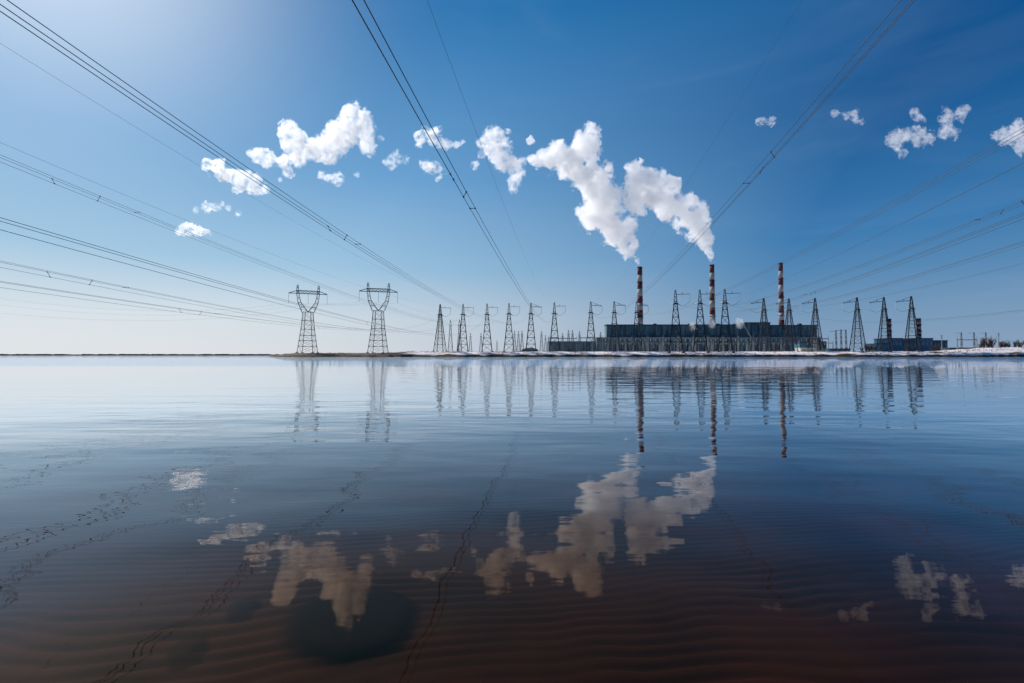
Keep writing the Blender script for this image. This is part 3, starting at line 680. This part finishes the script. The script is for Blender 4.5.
c3 = chimney(780.6, 263, 1215, 7.6, 4.9, 'rightmost of the three tall red and white striped chimneys, giving no steam', 7.0, True)
chimney(888.9, 318.8, 900, 4.2, 3.4, 'short red and white striped chimney on the blue buildings, left one of two', 2.3, True, group='short striped chimneys')
chimney(918.6, 318.4, 900, 4.2, 3.4, 'short red and white striped chimney on the blue buildings, right one of two', 2.3, True, group='short striped chimneys')
# blue boiler houses at the right
def house(x0, x1, yt, D, depth, m, lab, roofm=M_roof, band=None, name='boiler_house'):
    t = empty(name, (at(x0, yt, D)[0], D, 4.3)); a = at(x0, yt, D); b = at(x1, yt, D); w_ = b[0] - a[0]; hh = a[2] - 4.3
    mb = MB(); mb.box(0, w_, 0, depth, 0, hh); mb.build('wall', m, t); r = MB(); r.box(-.6, w_ + .6, -.8, depth + .6, hh + .01, hh + 1.1); r.build('roof', roofm, t)
    n = max(2, int(w_ / 6))
    for i in range(n):
        q = MB(); x = (i + .25) * w_ / n; q.box(x, x + w_ / n * .5, -.25, .1, hh * .55, hh * .8); q.build('window', band or M_win, t)
    tag(t, lab, 'building', 'blue boiler houses at the right'); return t
house(877.5, 890, 344, 880, 30, M_blue, 'low light blue block at the left end of the right-hand boiler houses')
house(890.4, 902.5, 338.6, 880, 40, M_blue, 'blue boiler house with a flat dark roof right of the left short chimney', band=M_pale)
house(902.8, 916.6, 341.6, 880, 35, M_dblue, 'dark blue block between the two short chimneys')
house(917, 933, 338.6, 880, 40, M_blue, 'blue boiler house with pale window band right of the right short chimney', band=M_pale)
house(933.4, 947.5, 340.8, 880, 35, M_dblue, 'dark blue block at the right end of the right-hand boiler houses')
house(799.5, 806.5, 343.4, 640, 12, M_blue, 'small bright blue shed in front of the right part of the boiler hall', name='shed')
house(800.5, 815, 348.8, 560, 10, M_cream, 'low cream hut on the shore in front of the right part of the boiler hall', roofm=M_cream, name='low_hut')
house(829, 850, 349.4, 600, 14, M_dblue, 'low dark shed between the boiler hall and the blue boiler houses', name='shed')
house(950, 980, 348.4, 640, 14, M_dblue, 'low dark wall of sheds under the arm posts at the right', name='shed')
kk = empty('excavator', (at(776.5, 349, 700)[0], 700, gz(at(776.5, 349, 700)[0], 700))); tag(kk, 'tiny orange excavator on the shore before the boiler hall', 'excavator')
q = MB(); q.box(-1.6, 1.2, -1, 1, .9, 2.2); q.box(-.2, 1.1, -1, 0, 2.21, 3.4); q.build('body', M_orange, kk)
q = MB(); q.box(-1.7, 1.7, -1.3, -.7, 0, .88); q.box(-1.7, 1.7, .7, 1.3, 0, .88); q.build('tracks', M_soot, kk)
q = MB(); q.bar((1.2, .5, 1.8), (3.2, .5, 4.2), .35); q.bar((3.2, .5, 4.2), (4.6, .5, 2.2), .3); q.build('boom', M_orange, kk)

# ------------------------------------------------------------------ vegetation on the shore
def make_shrub(seed):
    rg = random.Random(seed); mb = MB()
    for k in range(16):
        a = rg.uniform(0, 6.28); l = rg.uniform(2.2, 4.5); tilt = rg.uniform(.05, .6)
        p = Vector((rg.uniform(-.3, .3), rg.uniform(-.3, .3), -.2)); dr = Vector((math.cos(a) * tilt, math.sin(a) * tilt, 1)).normalized(); q = p + dr * l
        mb.bar(p, q, .12, .05)
        for j in range(9):
            s = p.lerp(q, rg.uniform(.3, .98)); d2 = (dr + Vector((rg.uniform(-.8, .8), rg.uniform(-.8, .8), rg.uniform(-.1, .6)))).normalized(); e = s + d2 * rg.uniform(.5, 1.5)
            mb.bar(s, e, .06, .03)
            for _ in range(2): mb.bar(s.lerp(e, rg.uniform(.3, .9)), e + Vector((rg.uniform(-.6, .6), rg.uniform(-.6, .6), rg.uniform(0, .6))), .045, .02)
    return mb.mesh('bare_shrub')
SM = [make_shrub(i) for i in range(3)]
for m_ in SM: m_.materials.append(M_bark)
spots = [(866, 1.0, 3), (869, 1.2, 3), (872, .9, 2), (875.5, .7, 2), (862, .7, 2), (907, .6, 2), (932, .7, 2), (936, .9, 2), (981, 1.0, 3), (984.5, 1.5, 3), (989, 1.0, 2), (992, 1.6, 3), (1001.5, 1.1, 3), (1005, 1.3, 3), (1009, .9, 2), (1015, 1.0, 3), (1020, 1.35, 3), (846, .6, 2), (654, .5, 2), (716, .5, 2), (569, .5, 2)]
for i, (px, s, _) in enumerate(spots):
    D = 450 if px > 850 else 430; p = at(px, 350, D); o = bpy.data.objects.new('bare_shrub', SM[i % 3]); COL.objects.link(o)
    o.location = (p[0], D, gz(p[0], D)); o.scale = (s * 1.2, s * 1.2, s * 1.45); o.rotation_euler = (0, 0, i * 1.3)
    if 860 <= px <= 876: lab, g = 'bare brown shrub in the clump left of the blue boiler houses', 'clump of shrubs before the blue boiler houses'
    elif 980 <= px < 995: lab, g = 'tall bare shrub behind the snow mounds, left of the pale utility pole', 'shrubs left of the pale utility pole'
    elif px > 995: lab, g = 'bare reddish shrub behind the snow mounds, right of the pale utility pole', 'shrubs right of the pale utility pole'
    elif 900 < px < 940: lab, g = 'small bare shrub in front of the dark blue end of the boiler houses', 'shrubs before the boiler houses'
    else: lab, g = 'tiny bare bush low on the snow bank before the power station', 'tiny bushes on the snow bank'
    tag(o, lab, 'shrub', g)
mb = MB(); rg = random.Random(5)
for _ in range(5200):
    px = rg.uniform(410, 1060) if rg.random() < .8 else rg.uniform(283, 410); D = rg.choice([rg.uniform(397, 408), rg.uniform(404, 425)]); x = (px - 512) / F * D
    if rg.random() > float(vnoise2(np.array([x / 14.]), np.array([D / 9.]), 41)[0]) ** 1.5 * 1.3: continue
    z = gz(x, D)
    if z < .05: continue
    for k in range(3):
        dx = rg.uniform(-.7, .7); hh = rg.uniform(.3, 1.0); mb.bar((x + dx, D, z - .1), (x + dx + rg.uniform(-.3, .3), D + rg.uniform(-.3, .3), z + hh), .12, .03)
o = mb.build('dry_grass', M_bark); tag(o, 'brown dry grass tufts poking through the snow along the waterline', 'dry grass', kind='stuff')

# ------------------------------------------------------------------ steam and clouds (closed lumpy bodies filled with scattering vapour)
def vapour(name, dens, wl=16, lo=.40, hi=.62, g=.5, step=.12):
    m = bpy.data.materials.new(name); m.use_nodes = True; t = m.node_tree; t.nodes.clear(); L = t.links.new
    o = N(t, 'ShaderNodeOutputMaterial'); v = N(t, 'ShaderNodeVolumeScatter')
    v.inputs['Anisotropy'].default_value = g; v.inputs['Color'].default_value = (.995, .995, 1, 1); L(v.outputs[0], o.inputs['Volume'])
    tc = N(t, 'ShaderNodeTexCoord'); no = N(t, 'ShaderNodeTexNoise'); no.inputs['Scale'].default_value = 1 / wl; no.inputs['Detail'].default_value = 4
    no.inputs['Roughness'].default_value = .6; no.inputs['Distortion'].default_value = .4; L(tc.outputs['Object'], no.inputs['Vector'])
    mr = N(t, 'ShaderNodeMapRange'); L(no.outputs['Fac'], mr.inputs[0]); mr.inputs[1].default_value = lo; mr.inputs[2].default_value = hi; mr.inputs[4].default_value = dens * 2
    L(mr.outputs[0], v.inputs['Density']); m.cycles.volume_step_rate = step
    return m
def fbm3(U, Vv, Wd, mask, cell, seed, octs, gain=.6):
    rg_ = np.random.default_rng(seed); out_ = np.zeros(U.shape, np.float32); P = np.stack([U[mask], Vv[mask], Wd[mask]], 1).astype(np.float32); tot = np.zeros(len(P), np.float32); amp = 1
    for o_ in range(octs):
        q_, _ = np.linalg.qr(rg_.normal(size=(3, 3))); c = cell / 2.05 ** o_; X_ = (P @ q_.astype(np.float32)) / c + rg_.random(3).astype(np.float32) * 50
        g = (rg_.random((32, 32, 32)) * 2 - 1).astype(np.float32); i0 = np.floor(X_).astype(np.int32); f = X_ - i0; f = f * f * (3 - 2 * f); r_ = 0
        for a in (0, 1):
            for b in (0, 1):
                for c_ in (0, 1):
                    wt = (f[:, 0] if a else 1 - f[:, 0]) * (f[:, 1] if b else 1 - f[:, 1]) * (f[:, 2] if c_ else 1 - f[:, 2])
                    r_ = r_ + wt * g[(i0[:, 0] + a) & 31, (i0[:, 1] + b) & 31, (i0[:, 2] + c_) & 31]
        tot += amp * (.75 - 2.3 * np.abs(r_) if o_ in (1, 2, 3) else r_ * 1.3); amp *= gain
    out_[mask] = tot; return out_
def surface_nets(Fd):
    S = Fd > 0; nx, ny, nz = Fd.shape; acc = np.zeros((nx - 1, ny - 1, nz - 1, 3), np.float32); cnt = np.zeros((nx - 1, ny - 1, nz - 1), np.float32)
    co = [(i, j, k) for i in (0, 1) for j in (0, 1) for k in (0, 1)]
    def sl_(A, c): return A[c[0]:nx - 1 + c[0], c[1]:ny - 1 + c[1], c[2]:nz - 1 + c[2]]
    for a in co:
        for ax in range(3):
            if a[ax]: continue
            b = list(a); b[ax] = 1; fa = sl_(Fd, a); fb = sl_(Fd, b); cr = (fa > 0) != (fb > 0); t_ = np.where(cr, fa / np.where(cr, fa - fb, 1), 0)
            for q in range(3): acc[..., q] += np.where(cr, a[q] + (t_ if q == ax else 0), 0)
            cnt += cr
    has = cnt > 0; ids = -np.ones(has.shape, np.int64); ids[has] = np.arange(has.sum())
    base = np.stack(np.nonzero(has), -1); V = base + acc[has] / cnt[has][:, None]; Q = []
    for ax in range(3):
        a = [slice(1, -1)] * 3; b = [slice(1, -1)] * 3; a[ax] = slice(0, -1); b[ax] = slice(1, None)
        sa = S[tuple(a)]; sb = S[tuple(b)]; I = np.stack(np.nonzero(sa != sb), -1)
        if not len(I): continue
        ins = sa[tuple(I.T)]; P = I.copy()
        for q in range(3):
            if q != ax: P[:, q] += 1
        u, v = [(1, 2), (2, 0), (0, 1)][ax]; du = np.zeros(3, int); du[u] = 1; dv = np.zeros(3, int); dv[v] = 1
        g = lambda p: ids[p[:, 0], p[:, 1], p[:, 2]]
        q4 = np.stack([g(P - du - dv), g(P - dv), g(P), g(P - du)], 1); q4[~ins] = q4[~ins][:, ::-1]; Q.append(q4)
    return V, np.concatenate(Q)
def cloud(name, puffs, D, m, label, cat, grp=None, amp=.6, seed=0, res=.7, kind=None, flat=.8, cell=13):
    P = np.array([(p[0], p[1], p[2], (p[3] if len(p) > 3 else 0)) for p in puffs], float); rg_ = np.random.default_rng(seed + 100)
    P[:, 3] += rg_.uniform(-.35, .35, len(P)) * P[:, 2]
    mg = 7; cell = min(cell, 1.6 * float(np.median(P[:, 2])) + 1); lo = np.array([(P[:, 0] - P[:, 2]).min() - mg, (P[:, 1] - P[:, 2]).min() - mg, (P[:, 3] - P[:, 2]).min() - mg]); hi = np.array([(P[:, 0] + P[:, 2]).max() + mg, (P[:, 1] + P[:, 2]).max() + mg, (P[:, 3] + P[:, 2]).max() + mg])
    n = np.ceil((hi - lo) / res).astype(int) + 1; ax = [lo[i] + np.arange(n[i]) * res for i in range(3)]
    U, Vv, Wd = np.meshgrid(*ax, indexing='ij'); Fd = np.full(U.shape, -99., np.float32); Rr = np.full(U.shape, 3., np.float32)
    for x, y, r_, w_ in P:
        f = r_ - np.sqrt((U - x) ** 2 + (Vv - y) ** 2 + (Wd - w_) ** 2); k = f > Fd - 0; Rr = np.where(f > Fd, r_, Rr); hdiff = np.clip(1 - np.abs(f - Fd) / 3, 0, 1); Fd = np.maximum(f, Fd) + hdiff ** 2 * .75
    nz = fbm3(U, Vv, Wd, np.abs(Fd) < 12, cell, seed, 5, .64); A_ = np.minimum(8, Rr * amp); Fd = Fd + nz * A_ * .8 + A_ * .05
    Fd[0] = Fd[-1] = -1; Fd[:, 0] = Fd[:, -1] = -1; Fd[:, :, 0] = Fd[:, :, -1] = -1
    V, Q = surface_nets(Fd.astype(np.float32)); V = lo + V * res
    s = D / F; Yd = D + V[:, 2] * s; t_ = TILT; a = (V[:, 0] - 512) / F; b = (341.5 - V[:, 1]) / F; ry = math.cos(t_) - b * math.sin(t_); rz = math.sin(t_) + b * math.cos(t_)
    W3 = np.stack([a / ry * Yd, Yd, H + rz / ry * Yd], 1); me = bpy.data.meshes.new(name)
    me.from_pydata(W3.tolist(), [], Q.tolist()); me.update(); o = link(name, me, m); tag(o, label, cat, grp, kind); return o
V1 = vapour('dense_steam', .044, 17, .32, .60); V2 = vapour('drifting_steam', .028, 16, .42, .60, step=.2); V3 = vapour('thin_wisps', .016, 13, .44, .60, step=.4)
GS = 'steam plumes rising from the tall chimneys'; GC = 'clouds of drifting steam left of the plumes'; GR = 'small clouds at the right'
cloud('steam_plume', [(638.4, 264, 1.5), (637, 259.5, 2.6), (633, 252.5, 4.8), (628, 248, 7), (625.5, 243.5, 8), (617, 230, 13), (608, 221, 14), (597, 213, 14), (590, 223, 8), (583, 212, 5), (601, 201, 14), (594, 190, 14), (603, 178, 11), (584.5, 176, 12), (575, 170, 11), (587, 147, 13), (587, 138, 11), (592, 150, 9), (580, 133, 5), (575, 157, 13), (561, 154.5, 12), (552, 157, 11), (542, 161, 7), (534, 160, 5), (610, 197, 9), (531, 140, 4)],
      1215, V1, 'large white steam plume leaning left from the leftmost tall chimney', 'steam', GS, seed=1, cell=9, amp=.7)
cloud('steam_plume', [(710.8, 261.5, 1.4), (710, 256.5, 2.6), (708, 250.5, 4.6), (704, 243, 7), (701.5, 231, 10), (697, 218, 12), (685, 213, 12), (673.6, 209, 12), (664, 197, 13), (667, 185, 10), (652.5, 192, 14), (641, 180, 12), (634, 172, 9), (633, 195, 9), (641, 205, 8), (690, 205, 8)],
      1180, V1, 'white steam plume leaning left from the middle tall chimney', 'steam', GS, seed=2, cell=9, amp=.7)
cloud('steam_cloud', [(350, 118, 13), (345, 132, 14), (358, 130, 13), (365, 143, 9), (370, 151, 5), (335, 145, 13), (330, 155, 9), (315, 148, 12), (300, 155, 10), (292, 131, 9), (286, 132, 7), (300, 140, 10), (290, 145, 9), (283, 160, 8), (270, 160, 8), (256, 155, 7), (250, 153, 4), (288, 172, 6), (280, 180, 3), (367, 112, 3), (381, 138, 3)],
      1150, V2, 'largest white cloud left of the plumes, with a tall lump at its right end', 'cloud', GC, seed=3, amp=.6)
cloud('steam_cloud', [(208, 165, 5), (217, 168, 7), (228, 176, 8), (240, 181, 9), (252, 186, 8), (262, 190, 5), (245, 172, 5), (235, 187, 5)], 1100, V2, 'white cloud crossed by the top left wire bundle, below left of the largest cloud', 'cloud', GC, seed=4, amp=.7)
cloud('steam_cloud', [(196, 209, 3.5), (205, 208, 5), (213, 207, 4.5), (222, 205, 4), (228, 208, 2.6), (239, 214, 3)], 1100, V3, 'small thin ragged cloud, second lowest at the left', 'cloud', GC, seed=5, amp=.9, res=.7)
cloud('steam_cloud', [(180, 230, 4), (190, 230, 6), (200, 231, 5), (208, 231, 3)], 1100, V2, 'lowest small flat cloud at the left, just above the middle left wires', 'cloud', GC, seed=6, amp=.8, res=.7)
cloud('steam_cloud', [(328, 179, 4.5), (339, 177, 5.5), (322, 176, 3.5), (333, 178, 4)], 1150, V2, 'small flat cloud below the tall lump of the largest cloud', 'cloud', GC, seed=7, amp=.8, res=.7)
cloud('steam_cloud', [(357, 174, 3)], 1150, V3, 'tiny puff right of the small flat cloud', 'cloud', GC, seed=8, amp=.7, res=.7)
cloud('steam_cloud', [(420, 138, 6), (432, 136, 6.5), (440, 140, 5), (447, 144, 4), (462, 142, 3.2), (455, 145, 3)], 1180, V2, 'ragged cloud crossed by the central wire bundle, upper of the two there', 'cloud', GC, seed=9, amp=.9, res=.7)
cloud('steam_cloud', [(426, 167, 6.5), (435, 170, 6.5), (438, 178, 3.6)], 1180, V2, 'small ragged cloud left of the central wire bundle, lower of the two there', 'cloud', GC, seed=10, amp=.8, res=.7)
cloud('steam_cloud', [(390, 162, 4), (397, 157, 5), (406, 160, 4)], 1180, V3, 'faint wisp between the largest cloud and the central wire bundle', 'cloud', GC, seed=11, amp=1.0, res=.6)
cloud('steam_cloud', [(495, 136, 8), (490, 144, 9), (498, 150, 11), (505, 158, 10), (513, 163, 8), (516, 172, 7), (515, 182, 6), (514, 190, 4), (523, 160, 4), (508, 131, 4), (475, 165, 5), (481, 155, 4)], 1200, V2, 'upright white cloud just left of the plumes, crossed by a single thin wire', 'cloud', GC, seed=12, amp=.6)
for i, (pf, mm, lab) in enumerate((([(763, 120, 4.5), (769, 121, 4.5)], V3, 'tiny faint puff right of the plumes, leftmost of the right-hand clouds'),
      ([(846, 118, 3.6), (853, 115, 4.4), (857, 121, 4.2), (834, 113, 3.6)], V3, 'wispy small cloud just right of the right-hand wire bundle'),
      ([(905, 136, 8), (893, 138, 6.5), (918, 138, 8), (929, 138, 5), (897, 147, 4.5), (905, 153, 4)], V3, 'brightest small flat cloud near the right side'),
      ([(918, 117, 4), (915, 112, 3.6), (923, 119, 3.2)], V3, 'thin wisp directly above the brightest small right-hand cloud'),
      ([(952, 116, 7), (961, 111, 5), (948, 126, 7), (956, 132, 5), (945, 133, 4.4), (968, 108, 3.4)], V3, 'tattered cloud right of the brightest small right-hand cloud'),
      ([(1004, 133, 8), (1017, 134, 11), (1035, 140, 13), (994, 136, 5), (1021, 147, 6)], V3, 'cloud cut by the right edge of the picture, crossed by wires'))):
    cloud('small_cloud', pf, 1500, mm, lab, 'cloud', GR, seed=20 + i, amp=.9, res=.7)
for i, (px, py, s) in enumerate(((693.5, 326, 2.4), (712.5, 322.5, 3), (740, 323, 3))):
    cloud('steam_puff', [(px, py + 2, s * .8), (px - .6, py, s), (px - 1.6, py - 2, s * .6)], 1100, V1, ('small steam puff on the boiler hall wall left of the middle chimney', 'small steam puff at the foot of the middle chimney', 'small steam puff on the boiler hall roof right of the middle chimney')[i], 'steam', 'small steam puffs at the boiler hall', seed=40 + i, amp=1.1, res=.3, cell=3)
print('objects', len(bpy.data.objects))
